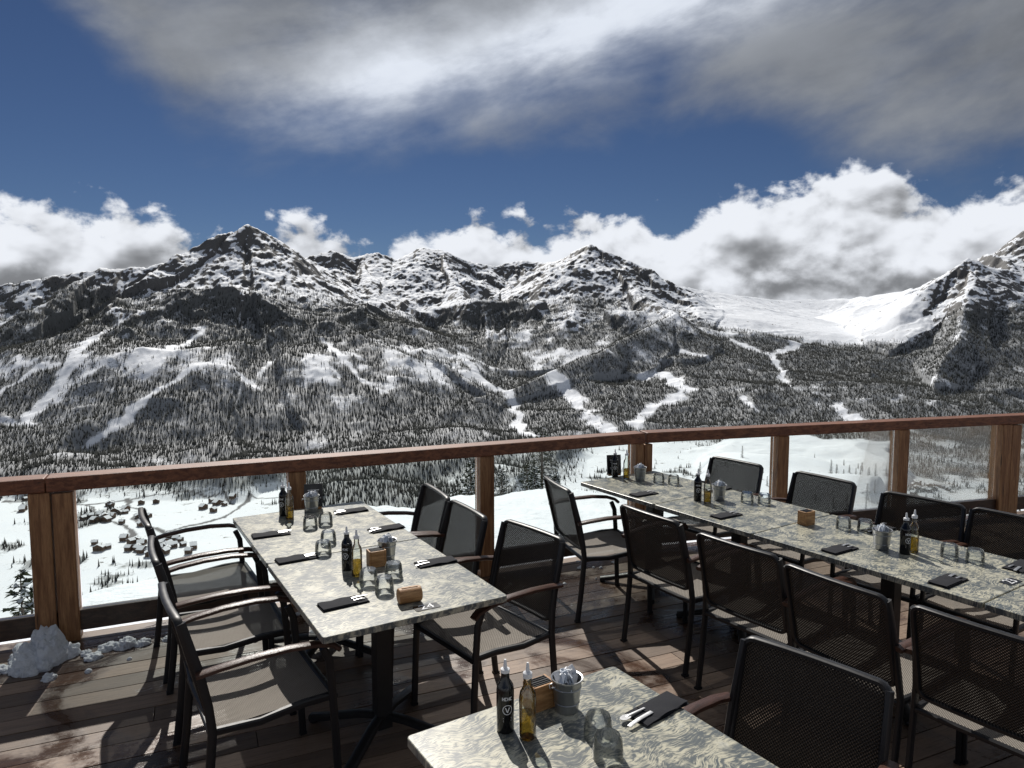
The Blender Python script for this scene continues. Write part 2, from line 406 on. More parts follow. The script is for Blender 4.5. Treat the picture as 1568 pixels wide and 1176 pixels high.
def obj(name,me,loc=(0,0,0),rz=0,parent=None,bevel=0):
    o=bpy.data.objects.new(name,me); COL.objects.link(o); o.location=loc; o.rotation_euler=(0,0,rz)
    if parent: o.parent=parent
    if bevel:
        b=o.modifiers.new("bevel",'BEVEL'); b.width=bevel; b.segments=2; b.limit_method='ANGLE'
    return o
def group(name,loc,rz,parts):
    e=bpy.data.objects.new(name,None); COL.objects.link(e); e.empty_display_size=.2
    e.location=loc; e.rotation_euler=(0,0,rz)
    for n,me,bv in parts: obj(n,me,parent=e,bevel=bv)
    return e

# ------------------------------------------------------------ materials
def wood(name,c1,c2,ax=(1,12,12),rough=.55,sc=3.0,knots=True):
    m,t=newmat(name); tc=t.n('ShaderNodeTexCoord').outputs['Object']
    v=t.mapv(tc,ax)
    n=t.noise(v,sc,6,.6,.6); n2=t.noise(v,sc*6,3,.6)
    f=t.mr(n,.3,.7); c=t.mix(f,c1,c2)
    c=t.mix(t.m('MULTIPLY',t.mr(n2,.45,.7),.4),c,tuple(q*.45 for q in c1))
    if knots:
        vo=t.n('ShaderNodeTexVoronoi',{'Vector':t.mapv(tc,tuple(q*.32 for q in ax)),'Scale':5.0}).outputs['Distance']
        c=t.mix(t.mr(vo,.06,.14,.85,0),c,(.03,.013,.006))
    t.out(t.pbr(c,rough,t.bump(n2,.35,.003)))
    return m
M_post=wood("larch_post_wood",(.19,.08,.03),(.42,.22,.095),(12,12,1))
M_rail=wood("larch_rail_wood",(.10,.030,.013),(.26,.10,.045),(.6,14,14))
M_dark=wood("wet_dark_wood",(.03,.017,.012),(.075,.042,.028),(1,12,12),.35)
M_block=wood("light_wood_block",(.30,.14,.05),(.52,.29,.12),(2,14,14),.5,6,False)
def simple(name,c,r=.5,metal=0,spec=.5,nscale=30,var=.25,bst=.0):
    m,t=newmat(name); tc=t.n('ShaderNodeTexCoord').outputs['Object']
    n=t.noise(tc,nscale,4,.6)
    c=t.mix(n,tuple(q*(1-var) for q in c),tuple(q*(1+var) for q in c))
    t.out(t.pbr(c,t.m('MULTIPLY_ADD',n,.2,r-.1),t.bump(n,bst,.002) if bst else None,metal,spec)); return m
M_frame=simple("anthracite_powder_coat",(.010,.010,.012),.42,0,.45,60)
M_arm=wood("armrest_brown",(.035,.016,.011),(.085,.038,.025),(1,10,10),.35,8,False)
M_iron=simple("black_cast_iron",(.01,.01,.011),.45)
M_zinc=simple("galvanised_zinc",(.42,.43,.44),.33,.9,.5,40,.2)
M_white=simple("paper_white",(.75,.76,.78),.6,0,.5,90,.15,.3)
M_pale=simple("sugar_sticks",(.5,.55,.62),.5)
M_napkin=simple("charcoal_napkin",(.022,.023,.028),.85,0,.2,200,.3,.4)
M_black=simple("black_glazed_bottle",(.006,.006,.007),.12)
M_steel=simple("stainless_steel",(.6,.6,.6),.36,1)
M_card=simple("black_slate_card",(.008,.008,.009),.3)
def glass(name,tint,minr=.04,gloss=1.0,ior=1.45):
    m,t=newmat(name)
    fr=t.n('ShaderNodeFresnel',{'IOR':ior}).outputs[0]
    tr=t.n('ShaderNodeBsdfTransparent',{'Color':tint}).outputs[0]
    gl=t.n('ShaderNodeBsdfGlossy',{'Color':(1,1,1),'Roughness':.08}).outputs[0]
    f=t.m('MINIMUM',t.m('MULTIPLY_ADD',fr,gloss,minr),1.0)
    t.out(t.n('ShaderNodeMixShader',{0:f,1:tr,2:gl}).outputs[0]); return m
M_pane=glass("glass_pane",(.93,.96,.95),0.0,.6)
M_tumbler=glass("tumbler_glass",(.975,.985,.985),.015,.9)
M_oilglass=glass("clear_bottle_glass",(.90,.93,.90),.03,1.2)
m,t=newmat("olive_oil"); 
t.out(t.n('ShaderNodeMixShader',{0:.35,1:t.n('ShaderNodeBsdfTransparent',{'Color':(.78,.62,.22)}).outputs[0],2:t.n('ShaderNodeBsdfTranslucent',{'Color':(.40,.29,.07)}).outputs[0]}).outputs[0]); M_oil=m
def mesh_mat(name,cA,cB,hole,trl,per=.0115):
    m,t=newmat(name); tc=t.n('ShaderNodeTexCoord').outputs['Object']
    x=t.n('ShaderNodeSeparateXYZ',{0:tc})
    fy=t.m('SINE',t.m('MULTIPLY',x.outputs[1],2*math.pi/per))
    a=t.m('ADD',t.m('MULTIPLY',x.outputs[2],1.0),t.m('MULTIPLY',x.outputs[0],.95 if 'seat' in name else .1))
    fz=t.m('SINE',t.m('MULTIPLY',a,2*math.pi/per))
    pr=t.m('MULTIPLY',fy,fz)
    c=t.mix(t.mr(pr,-.4,.4),cA,cB)
    c=t.mix(t.m('MULTIPLY',t.noise(tc,14,4,.6),.30),c,tuple(q*.5 for q in cA))
    dif=t.pbr(c,.55,t.bump(pr,.7,.003),0,.25)
    tl=t.n('ShaderNodeBsdfTranslucent',{'Color':cB}).outputs[0]
    s=t.n('ShaderNodeMixShader',{0:trl,1:dif,2:tl}).outputs[0]
    hf=t.mr(pr,.40,.62,0,hole)
    s=t.n('ShaderNodeMixShader',{0:hf,1:s,2:t.n('ShaderNodeBsdfTransparent').outputs[0]}).outputs[0]
    t.out(s); return m
M_seat=mesh_mat("textilene_seat",(.13,.115,.098),(.50,.45,.39),.35,.10)
M_back=mesh_mat("textilene_back",(.014,.011,.009),(.105,.083,.062),.28,.0)
# table laminate
m,t=newmat("marbled_laminate"); tc=t.n('ShaderNodeTexCoord').outputs['Object']
oi=t.n('ShaderNodeObjectInfo').outputs['Random']
off=t.combine(t.m('MULTIPLY',oi,7.0),t.m('MULTIPLY',oi,3.0),0.0)
tv=t.n('ShaderNodeVectorMath',{0:tc,1:off},operation='ADD').outputs[0]
wn=t.n('ShaderNodeTexNoise',{'Vector':tv,'Scale':7.0,'Detail':2.0}).outputs[1]
wv=t.n('ShaderNodeVectorMath',{0:wn,1:(.13,.13,0)},operation='MULTIPLY').outputs[0]
pv=t.n('ShaderNodeVectorMath',{0:tv,1:wv},operation='ADD').outputs[0]
def streak(rot,sx=165,sy=34): return t.noise(t.mapv(pv,(sx,sy,1),(0,0,rot)),1.0,4,.65,.5)
s1,s2,s3=streak(.35),streak(1.25),streak(-.6)
selA=t.mr(t.noise(tv,6.0,3),.45,.55); selB=t.mr(t.noise(t.mapv(tv,loc=(3,1,0)),8.0,3),.47,.55)
ss=t.m('ADD',t.m('MULTIPLY',s1,t.m('SUBTRACT',1.0,selA)),t.m('MULTIPLY',s2,selA))
ss=t.m('ADD',t.m('MULTIPLY',ss,t.m('SUBTRACT',1.0,selB)),t.m('MULTIPLY',s3,selB))
patch=t.noise(tv,11.0,4,.6,.5)
q=t.mr(t.m('ADD',ss,t.m('MULTIPLY',t.m('SUBTRACT',patch,.5),.55)),.42,.62)
c=t.mix(q,(.095,.11,.115),(.50,.475,.365))
c=t.mix(t.mr(patch,.60,.70,0,.5),c,(.50,.50,.44))
c=t.mix(t.mr(t.noise(t.mapv(tv,loc=(5,2,0)),9.0,3,.6,.6),.58,.70,0,.75),c,(.06,.075,.085))
t.out(t.pbr(c,t.m('MULTIPLY_ADD',s1,.18,.24),None,0,.6)); M_lam=m
# deck
m,t=newmat("wet_larch_deck"); tc=t.n('ShaderNodeTexCoord').outputs['Object']
tone=t.n('ShaderNodeAttribute',attribute_name="tone").outputs['Fac']
sh=t.combine(t.m('MULTIPLY',tone,31.0),t.m('MULTIPLY',tone,17.0),0.0)
v=t.n('ShaderNodeVectorMath',{0:t.mapv(tc,(1.3,22,1)),1:sh},operation='ADD').outputs[0]
g1=t.noise(v,1.6,6,.65,.4); g2=t.noise(v,7.0,3,.6)
wet=t.mr(t.noise(tc,1.3,6,.65,.6),.40,.56)
dry=t.mix(g1,(.10,.064,.043),(.30,.215,.155)); wt_=t.mix(g1,(.026,.014,.009),(.088,.046,.029))
c=t.mix(wet,wt_,dry); c=t.mix(t.m('MULTIPLY',t.mr(g2,.5,.75),.6),c,(.02,.014,.010))
tn=t.m('MULTIPLY_ADD',tone,.8,.60)
c=t.n('ShaderNodeVectorMath',{0:c,3:tn},operation='SCALE').outputs[0]
frost=t.mr(t.noise(tc,3.1,7,.75,.3),.64,.70)
c=t.mix(t.m('MULTIPLY',frost,.55),c,(.6,.62,.65))
r=t.m('MULTIPLY_ADD',wet,.36,.20)
t.out(t.pbr(c,r,t.bump(g1,.6,.006),0,.45)); M_deck=m

# ------------------------------------------------------------ deck
B0=Vector((1.11,5.95)); D1=Vector((4.12,1.83)).normalized(); D2=Vector((4.05,1.16)).normalized()
th1=math.atan2(D1.y,D1.x); th2=math.atan2(D2.y,D2.x)
mb=MB(); tones=[]
wv_=.138
yy=0.07
while yy>-9.5:
    x=-10-rng.uniform(0,3)
    while x<9.5:
        L=rng.uniform(3.2,4.4)
        mb.box((x+L/2,yy-wv_/2,-.0155+rng.uniform(-.0012,.0012)),(L-.004,wv_,.031)); tones+= [rng.random()]*8
        x+=L
    yy-=wv_+.007
me=bpy.data.meshes.new("wooden_deck"); me.from_pydata(mb.v,[],mb.f); me.materials.append(M_deck)
ta_=me.attributes.new("tone",'FLOAT','POINT'); ta_.data.foreach_set("value",np.array(tones,np.float32))
bm=bmesh.new();bm.from_mesh(me)
a=th2-th1; nrm=Vector((-math.sin(a),math.cos(a),0))
bmesh.ops.bisect_plane(bm,geom=bm.verts[:]+bm.edges[:]+bm.faces[:],plane_co=nrm*.07,plane_no=nrm,clear_outer=True)
bmesh.ops.holes_fill(bm,edges=[e for e in bm.edges if e.is_boundary],sides=6)
bm.to_mesh(me);bm.free()
obj("wooden_deck",me,(B0.x,B0.y,0),th1)
mb=MB()
def along(P,D,a,b,w,h,z,mb_,mi=0,off=0):
    c=P+D*((a+b)/2)+Vector((-D.y,D.x))*off
    mb_.box((c.x,c.y,z),(b-a,w,h),math.atan2(D.y,D.x),mi)
along(B0,D1,-11,.2,9.0,.05,-.09,mb,0,-4.55); along(B0,D2,.2,8,9.0,.05,-.092,mb,0,-4.55)  # dark sheet added beneath the boards so the gaps between them show dark
for (P,D,a_,b_) in ((B0,D1,-11,0.0),(B0,D2,0.0,8)):
    along(P,D,a_,b_,.05,.30,-.19,mb,0,.0)
obj("deck_base_and_fascia",mb.mesh("deck_base_and_fascia",M_dark))
def onl(P,D,x): return (x-P.x)/D.x
posts1=[(-5.6,.11),(-4.15,.11),(-2.78,.23),(-1.48,.115),(-.21,.115),(1.085,.17)]
posts2=[(2.41,.115),(3.69,.115),(4.96,.25),(6.2,.115)]
rail=bpy.data.objects.new("wooden_railing",None);COL.objects.link(rail)
mr_=MB();mp=MB();ml=MB();mg=MB()
R0=-9.0
joint=onl(B0,D1,-2.80)
along(B0,D1,R0,joint-.002,.15,.088,.982,mr_); along(B0,D1,joint+.002,-.03,.15,.088,.982,mr_)
along(B0,D2,.0,7.2,.15,.088,.982,mr_)
along(B0,D1,R0,-.03,.06,.13,.115,ml); along(B0,D2,0.03,7.2,.06,.13,.115,ml)
allp=[(B0,D1,onl(B0,D1,x),w) for x,w in posts1]+[(B0,D2,onl(B0,D2,x),w) for x,w in posts2]
for P,D,s_,w in allp:
    if w>.15:
        along(P,D,s_-w/2,s_-.004,.13,.935,.4675,mp); along(P,D,s_+.004,s_+w/2,.12,.925,.4625,mp)
    else: along(P,D,s_-w/2,s_+w/2,.12,.935,.4675,mp)
def panes(P,D,L):
    for (a,wa),(b,wb) in zip(L[:-1],L[1:]):
        along(P,D,a+wa/2+.012,b-wb/2-.012,.010,.755,.558,mg)
panes(B0,D1,[(onl(B0,D1,x),w) for x,w in posts1]); panes(B0,D2,[(0.0,.17)]+[(onl(B0,D2,x),w) for x,w in posts2])
obj("handrail",mr_.mesh("handrail",M_rail),parent=rail,bevel=.008)
obj("posts",mp.mesh("posts",M_post),parent=rail,bevel=.006)
obj("bottom_rail",ml.mesh("bottom_rail",M_dark),parent=rail,bevel=.005)
obj("glass_panels",mg.mesh("glass_panels",M_pane),parent=rail)

# ------------------------------------------------------------ tables
def rounded(L,W,T,r=.02,z=0):
    pts=[]
    for cx,cy,a0 in((L/2-r,W/2-r,0),(-L/2+r,W/2-r,90),(-L/2+r,-W/2+r,180),(L/2-r,-W/2+r,270)):
        for k in range(5):
            a=math.radians(a0+k*22.5); pts.append((cx+r*math.cos(a),cy+r*math.sin(a)))
    n=len(pts); mb=MB(); mb.add([(x,y,z) for x,y in pts]+[(x,y,z+T) for x,y in pts],[tuple(range(n))[::-1],tuple(range(n,2*n))]+[(i,(i+1)%n,n+(i+1)%n,n+i) for i in range(n)])
    return mb
def table(L,W,cx,cy,ang):
    top=rounded(L-.004,W,.028,.015,.722).mesh("tabletop",M_lam)
    mb=MB(); mb.box((0,0,.36),(.075,.075,.66)); mb.box((0,0,.705),(.36,.36,.012)); mb.box((0,0,.69),(.5,.05,.02))
    ft=MB()
    for k in range(4):
        a=math.radians(45+90*k); d=Vector((math.cos(a),math.sin(a),0))
        ft.tube([d*.02+Vector((0,0,.085)),d*.12+Vector((0,0,.075)),d*.30+Vector((0,0,.035)),d*.38+Vector((0,0,.02))],.05,.035,(-d.y,d.x,0))
        ft.lathe([(.02,0),(.024,.012),(.02,.022)],10,(d.x*.365,d.y*.365,0))
    return group("restaurant_table",(cx,cy,0),ang,[("tabletop",top,.003),("column",mb.mesh("column",M_iron),.004),("base_feet",ft.mesh("base_feet",M_iron,True),0)])
def row_tables(start,W,dirn,side,lens):
    s=0
    for L in lens:
        c=start+dirn*(s+L/2)+side*(W/2)
        table(L,W,c.x,c.y,math.atan2(dirn.y,dirn.x)); s+=L+.004
u1=Vector((-.514,.858)); v1=Vector((.858,.514))
row_tables(Vector((-.72,2.61)),.82,u1,v1,[.97,.97])
u2=Vector((.545,-.838)); v2=Vector((.838,.545))
row_tables(Vector((.51,5.26)),.76,u2,v2,[.78,.78,1.19,1.19,1.0])
u3=Vector((.54,-.8417)); v3=Vector((.8417,.54))
row_tables(Vector((-.31,1.97)),.79,u3,v3,[1.2])

# ------------------------------------------------------------ chairs
def chair_meshes():
    fr=MB()
    for sy in(-1,1):
        y=sy*.255
        fr.tube([(-.27,y,0),(-.245,y,.20),(-.225,y,.42),(-.235,y*.97,.52),(-.262,y*.95,.66),(-.30,y*.93,.80),(-.315,y*.92,.855)],.022,.034,(0,1,0))
        fr.tube([(.255,y,0),(.245,y,.25),(.235,y,.45),(.225,y,.58),(.20,y,.638)],.022,.032,(0,1,0))
        fr.tube([(-.23,y*.96,.415),(-.05,y*.96,.405),(.12,y*.96,.425),(.24,y*.96,.425)],.03,.03,(0,1,0))
        fr.box((.256,y,.006),(.03,.028,.012)); fr.box((-.27,y,.006),(.034,.028,.012))
    fr.tube([(.245,-.25,.42),(.245,.25,.42)],.024,.03,(0,0,1)); fr.tube([(-.228,-.25,.41),(-.228,.25,.41)],.022,.024,(0,0,1))
    def bp(y,z):
        x=-.235-(z-.50)*.24-.012*math.cos(y/.24*1.57)
        return (x,y,z)
    W,Z0,Z1,r=.235,.475,.865,.035
    loop=[]
    for cy,cz,a0 in((W-r,Z1-r,0),(-W+r,Z1-r,90),(-W+r,Z0+r,180),(W-r,Z0+r,270)):
        for k in range(5):
            a=math.radians(a0+22.5*k); loop.append(bp(cy+r*math.cos(a),cz+r*math.sin(a)))
        if a0 in(0,180):
            sgn=-1 if a0==0 else 1
            for q in(.5,.0,-.5):
                loop.append(bp(sgn*-1*(W-r)*q*1.0,Z1 if a0==0 else Z0))
    fr.tube(loop,.030,.020,(1,0,0),closed=True)
    bk=MB(); ny,nz_=8,6; vs=[]
    for j in range(nz_+1):
        for i in range(ny+1):
            vs.append(bp(-W+.006+(2*W-.012)*i/ny,Z0+.004+(Z1-Z0-.008)*j/nz_))
    bk.add(vs,[(j*(ny+1)+i,j*(ny+1)+i+1,(j+1)*(ny+1)+i+1,(j+1)*(ny+1)+i) for j in range(nz_) for i in range(ny)])
    st=MB(); vs=[]
    for j in range(9):
        x=-.225+.47*j/8
        for i in range(9):
            y=-.238+.476*i/8
            z=.438-.018*math.sin(math.pi*j/8)*math.cos(y/.24*1.57)-(.02*(1-j/8))
            if j==8: z-=.012
            vs.append((x,y,z))
    st.add(vs,[(j*9+i,j*9+i+1,(j+1)*9+i+1,(j+1)*9+i) for j in range(8) for i in range(8)])
    ar=MB()
    for sy in(-1,1):
        y=sy*.272
        ar.tube([(-.275,y*.96,.655),(-.20,y,.668),(-.08,y*1.02,.680),(.06,y*1.03,.682),(.17,y*1.02,.672),(.235,y,.652),(.262,y,.628)],.044,.022,(0,1,0))
    return [("frame",fr.mesh("frame",M_frame,True),0),("back_mesh",bk.mesh("back_mesh",M_back,True),0),("seat_mesh",st.mesh("seat_mesh",M_seat,True),0),("armrests",ar.mesh("armrests",M_arm,True),0)]
CH=chair_meshes()
av1=math.degrees(math.atan2(v1.y,v1.x)); av2=math.degrees(math.atan2(v2.y,v2.x))
for x,y,a in [(-1.07,2.87,av1+2),(-1.44,3.49,av1-2),(-1.78,4.06,av1+1),
              (-.14,3.44,av1+180+8),(-.54,3.90,av1+180-2),(-.78,4.36,av1+180-6),
              (.61,4.80,av2-16),(1.05,4.13,av2-1),(1.36,3.58,av2+2),(1.63,3.08,av2-2),(1.94,2.64,av2+2),(2.33,2.05,av2),
              (1.49,5.29,av2+180+2),(1.91,4.73,av2+180-2),(2.27,4.10,av2+180+4),(2.55,3.72,av2+180-2),(3.0,3.1,av2+180),
              (.735,1.985,223)]:
    group("patio_armchair",(x,y,0),math.radians(a),CH)

# ------------------------------------------------------------ table-top things
ZT=.7505
def bucket():
    mb=MB(); mb.lathe([(.034,0),(.036,.004),(.046,.098),(.050,.102),(.050,.106),(.0455,.105),(.034,.006)],28,cap1=True)
    for z in(.03,.078):
        r=.036+(z-.004)*.106; mb.lathe([(r+.0003,z-.002),(r+.0018,z),(r+.0005,z+.002)],28,cap0=False,cap1=False)
    for s in(-1,1):
        mb.tube([(s*.046,-.012,.088),(s*.056,-.010,.086),(s*.058,0,.078),(s*.056,.010,.086),(s*.046,.012,.088)],.003,.003,(0,0,1),n=6)
    pk=MB(); r=np.random.default_rng(3)
    for k in range(34):
        a=r.uniform(0,6.28); d=r.uniform(0,.034); h=r.uniform(.085,.120)
        M=Matrix.Rotation(r.uniform(0,6.28),3,'Z')@Matrix.Rotation(r.uniform(-.6,.6),3,'X')@Matrix.Rotation(r.uniform(-.6,.6),3,'Y')
        pk.box((d*math.cos(a),d*math.sin(a),h),(.018,.004,.032),M=M,mi=int(r.random()<.45))
    return [("bucket",mb.mesh("bucket",M_zinc,True),0),("sugar_sticks",pk.mesh("sugar_sticks",[M_white,M_pale]),0)]
BUCK=bucket()
def bbottle():
    mb=MB(); mb.lathe([(.023,0),(.026,.004),(.026,.125),(.024,.140),(.013,.158),(.012,.178)],24,cap1=True)
    cp=MB(); cp.lathe([(.0135,.178),(.0135,.188),(.006,.192),(.004,.212),(.003,.216)],16)
    return [("bottle_body",mb.mesh("bottle_body",M_black,True),0),("pourer",cp.mesh("pourer",M_white,True),0)]
def emblem(ang):
    mb=MB()
    def P(a,z): return (.0266*math.cos(ang+a/.0266),.0266*math.sin(ang+a/.0266),z)
    def stroke(pts,w):
        for (a0,z0),(a1,z1) in zip(pts[:-1],pts[1:]):
            dx,dz=a1-a0,z1-z0; l=math.hypot(dx,dz); nx,nz2=-dz/l*w/2,dx/l*w/2
            mb.add([P(a0+nx,z0+nz2),P(a1+nx,z1+nz2),P(a1-nx,z1-nz2),P(a0-nx,z0-nz2)],[(0,1,2,3)])
    stroke([(.014*math.cos(k*.4488),.075+.014*math.sin(k*.4488)) for k in range(15)],.0022)
    stroke([(-.006,.082),(0,.067),(.006,.082)],.003)
    for i,x in enumerate((-.015,-.007,.001,.009)):
        stroke([(x,.103),(x,.113)],.0022)
        if i%2==0: stroke([(x,.108),(x+.005,.108)],.002); stroke([(x+.005,.103),(x+.005,.113)],.002)
        else: stroke([(x,.112),(x+.005,.112)],.002); stroke([(x,.104),(x+.005,.104)],.002)
    for z in(.05,.045,.040): stroke([(-.013,z),(.013,z)],.0014)
    return mb.mesh("printed_label",M_white)
BB=bbottle(); BB.append(("printed_label",emblem(-math.pi/2),0))
def obottle():
    mb=MB(); mb.lathe([(.022,0),(.025,.004),(.025,.120),(.022,.138),(.012,.156),(.012,.182)],24,cap1=False)
    oi=MB(); oi.lathe([(.0215,.006),(.0225,.075)],20)
    cp=MB(); cp.lathe([(.0135,.180),(.0135,.194),(.006,.200),(.004,.220),(.003,.224)],16)
    return [("bottle_glass",mb.mesh("bottle_glass",M_oilglass,True),0),("oil",oi.mesh("oil",M_oil,True),0),("pourer",cp.mesh("pourer",M_white,True),0)]
OB=obottle()
def tumbler():
    mb=MB(); r=.042; h=.068
    mb.lathe([(r,0),(r*1.01,.02),(r*.93,h-.012),(r*.80,h),(r*.2,h)],28,cap0=False,cap1=True)
    mb.lathe([(r*.94,0),(r*.94,.02),(r*.86,h-.018),(r*.7,h-.012),(r*.2,h-.012)],28,cap0=False,cap1=True)
    mb.lathe([(r*.94,0),(r,-.0003)],28,cap0=False,cap1=False)
    return [("tumbler",mb.mesh("tumbler",M_tumbler,True),0)]
TB=tumbler()
def napkin(cut):
    mb=MB()
    for k,(w,l,z) in enumerate(((.092,.205,.003),(.088,.200,.007),(.082,.150,.0105))):
        vs=[];nx,ny=8,5
        for s in(0,1):
            for i in range(nx+1):
                for j in range(ny+1):
                    x=(-l/2+l*i/nx); y=-w/2+w*j/ny
                    e=min(i,nx-i,1)*min(j,ny-j,1)
                    zz=z+(.0018*e if s else -.0014)+.002*math.sin(i*1.3+j+k)*(j/ny)
                    vs.append((x-(.024 if k==2 else 0),y+.001*k,zz))
        N=(nx+1)*(ny+1); f=[]
        for i in range(nx):
            for j in range(ny):
                a=i*(ny+1)+j
                f.append((a,a+1,a+ny+2,a+ny+1)); f.append((N+a,N+a+ny+1,N+a+ny+2,N+a+1))
        mb.add(vs,f)
    L=[("napkin",mb.mesh("napkin_fold",M_napkin,True),0)]
    sft=0 if cut else -.036
    cu=MB()
    cu.tube([(.04,.012,.013),(.10+sft,.014,.014),(.135+sft,.016,.012),(.15+sft,.017,.010)],.014,.003,(0,1,0),n=8)
    cu.tube([(.04,-.016,.013),(.11+sft,-.018,.015),(.125+sft,-.019,.012)],.008,.003,(0,1,0),n=8)
    if cut:
        vs=[(.125+.022*math.cos(a),-.019+.013*math.sin(a),.012) for a in [k*.524 for k in range(12)]]
        cu.add([(x,y,z+.002) for x,y,z in vs]+[(x,y,z-.001) for x,y,z in vs],[tuple(range(12)),tuple(range(12,24))[::-1]]+[(k,(k+1)%12,12+(k+1)%12,12+k) for k in range(12)])
    L.append(("cutlery",cu.mesh("cutlery",M_steel,True),0))
    return L
NP=napkin(False); NPC=napkin(True)
def boxm():
    mb=MB(); w,d,h,t_=.085,.06,.082,.008
    mb.box((0,0,t_/2),(w,d,t_)); 
    for s in(-1,1):
        mb.box((s*(w/2-t_/2),0,h/2+t_/2),(t_,d,h-t_)); mb.box((0,s*(d/2-t_/2),h/2+t_/2-.001),(w-2*t_,t_,h-t_-.002))
    pp=MB(); 
    for k in range(6): pp.box((0,-.018+.0072*k,.045),(w-.02,.004,.072+.003*(k%3)))
    return [("wooden_box",mb.mesh("wooden_box",M_block),.002),("paper_napkins",pp.mesh("paper_napkins",M_card),0)]
BX=boxm()
mb=MB(); R=Matrix.Rotation(math.pi/2,3,'Y'); mb.lathe([(.030,-.05),(.033,-.047),(.034,0),(.033,.047),(.030,.05)],20,(0,0,.033),R=R)
mb.box((0,0,.062),(.07,.012,.012),mi=0)
LOG=[("log",mb.mesh("log",M_block,True),0)]
def menu():
    mb=MB(); mb.box((0,0,.006),(.10,.05,.012),mi=1); 
    M=Matrix.Rotation(-.12,3,'X'); mb.box((0,0,.085),(.115,.006,.15),M=M,mi=0)
    for k,z in enumerate((.12,.105,.09,.06,.05)): mb.box((0,-.0045+ (z-.085)*.12,z),(.07-.01*(k%3),.001,.004),M=M,mi=2)
    return [("menu_card",mb.mesh("menu_card",[M_card,M_block,M_white]),0)]
MN=menu()
def put(name,parts,L,rz=0,jit=.0):
    for k,p in enumerate(L):
        x,y=p[:2]; a=p[2] if len(p)>2 else rz+rng.uniform(-jit,jit)
        group(name,(x,y,ZT),a,parts)
put("metal_bucket",BUCK,[(-1.27,4.42),(-.63,3.50),(.97,5.30),(1.40,4.72),(1.96,3.68),(.17,2.11)],.6,.5)
put("balsamic_bottle",BB,[(-1.42,4.33),(-.80,3.36),(.80,5.44),(1.25,4.70),(2.04,3.60),(-.02,2.00)],.1,.3)
put("olive_oil_bottle",OB,[(-1.36,4.26),(-.735,3.28),(.88,5.38),(1.30,4.64),(2.10,3.63),(.045,1.965)],0,.3)
put("wooden_napkin_box",BX,[(-.67,3.42),(1.75,4.14),(.085,2.13)],.5,.2)
put("menu_stand",MN,[(-1.28,4.50,.25),(.80,5.50,.2)])
put("wooden_log_holder",LOG,[(-.44,2.96,math.atan2(v1.y,v1.x)-.1)])
put("drinking_glass",TB,[(-1.18,4.07),(-1.11,4.14),(-1.00,3.78),(-.98,3.60),(-.56,3.27),(-.57,3.08),(-.66,3.18),
   (1.10,5.24),(1.20,5.19),(1.57,4.66),(1.67,4.62),(1.93,4.05),(2.03,4.00),(2.24,3.55),(2.32,3.47),(.25,1.965),(.265,1.865)],0,1)
an=math.atan2(v1.y,v1.x)
put("folded_napkin",NP,[(-1.36,3.92),(-1.09,3.51),(-.72,2.94),(-.38,3.46,an+3.1),(-.73,4.04,an+3.2),(-1.02,4.42,an+3.14),(.92,4.87),(1.33,4.32),(1.73,3.66),(2.02,3.20),(1.48,5.02,an+3.1),(2.12,4.02,an+3.1),(2.5,3.4,an+3.2)],an,.06)
put("folded_napkin",NPC,[(.45,2.11,an+3.3)])
def number(txt,x,y,a):
    cu=bpy.data.curves.new("table_number",'FONT'); cu.body=txt; cu.size=.066; cu.align_x='CENTER'; cu.align_y='CENTER'; cu.extrude=.0004
    o=bpy.data.objects.new("table_number",cu); COL.objects.link(o); dg=bpy.context.evaluated_depsgraph_get()
    me=bpy.data.meshes.new_from_object(o.evaluated_get(dg)); bpy.data.objects.remove(o); me.materials.clear(); me.materials.append(M_white)
    pl=rounded(.11,.055,.0015,.008,0).mesh("plate",M_card)
    e=group("table_number_plate",(x,y,ZT),a,[("plate",pl,0)])
    obj("digits",me,(0,0,.0025),parent=e)
number("24",-.36,2.905,an-.02); number("23",2.31,3.20,an)

# ------------------------------------------------------------ snow piles on deck
m,t=newmat("packed_snow"); tc=t.n('ShaderNodeTexCoord').outputs['Object']; n=t.noise(tc,40,5,.65)
t.out(t.pbr(t.mix(n,(.62,.66,.72),(.82,.84,.87)),.7,t.bump(n,1.0,.02))); M_snow=m
def snowpile(blobs,name):
    bm=bmesh.new()
    for x,y,r,h in blobs:
        res=bmesh.ops.create_icosphere(bm,subdivisions=4,radius=1)
        vv=res['verts']; N=np.array([v.co for v in vv])
        K_=1+.50*fbm(N[:,0]*2.6+x*5+N[:,2],N[:,1]*2.6+N[:,2]*1.9+y*5,5,5,.6)
        for v,n,k_ in zip(vv,N,K_):
            v.co=Vector((x+n[0]*r*k_,y+n[1]*r*k_,max(-.01,n[2]*h*k_)))
    me=bpy.data.meshes.new(name); bm.to_mesh(me); bm.free(); me.polygons.foreach_set("use_smooth",[True]*len(me.polygons)); me.materials.append(M_snow)
    obj(name,me)
r=np.random.default_rng(21)
snowpile([(-2.72,4.03,.10,.17),(-2.66,3.95,.09,.12),(-2.79,3.95,.09,.10),(-2.74,3.86,.09,.07),(-2.60,4.02,.06,.07)]+[(-2.72+r.normal()*.13,3.86+r.normal()*.10,r.uniform(.02,.05),r.uniform(.02,.05)) for _ in range(22)],"snow_pile")
snowpile([(-2.42,4.10,.05,.035),(-2.33,4.13,.055,.05),(-2.24,4.16,.04,.03),(-2.12,4.22,.03,.02),(-2.5,4.02,.03,.03)],"snow_pile")
sc=[]
r=np.random.default_rng(5)
for k in range(70):
    s_=r.uniform(-5,0); off=-r.uniform(.05,.6)**1.2; P=B0+D1*s_+Vector((-D1.y,D1.x))*off
    sc.append((P.x,P.y,r.uniform(.005,.025),r.uniform(.005,.018)))
mb=MB()
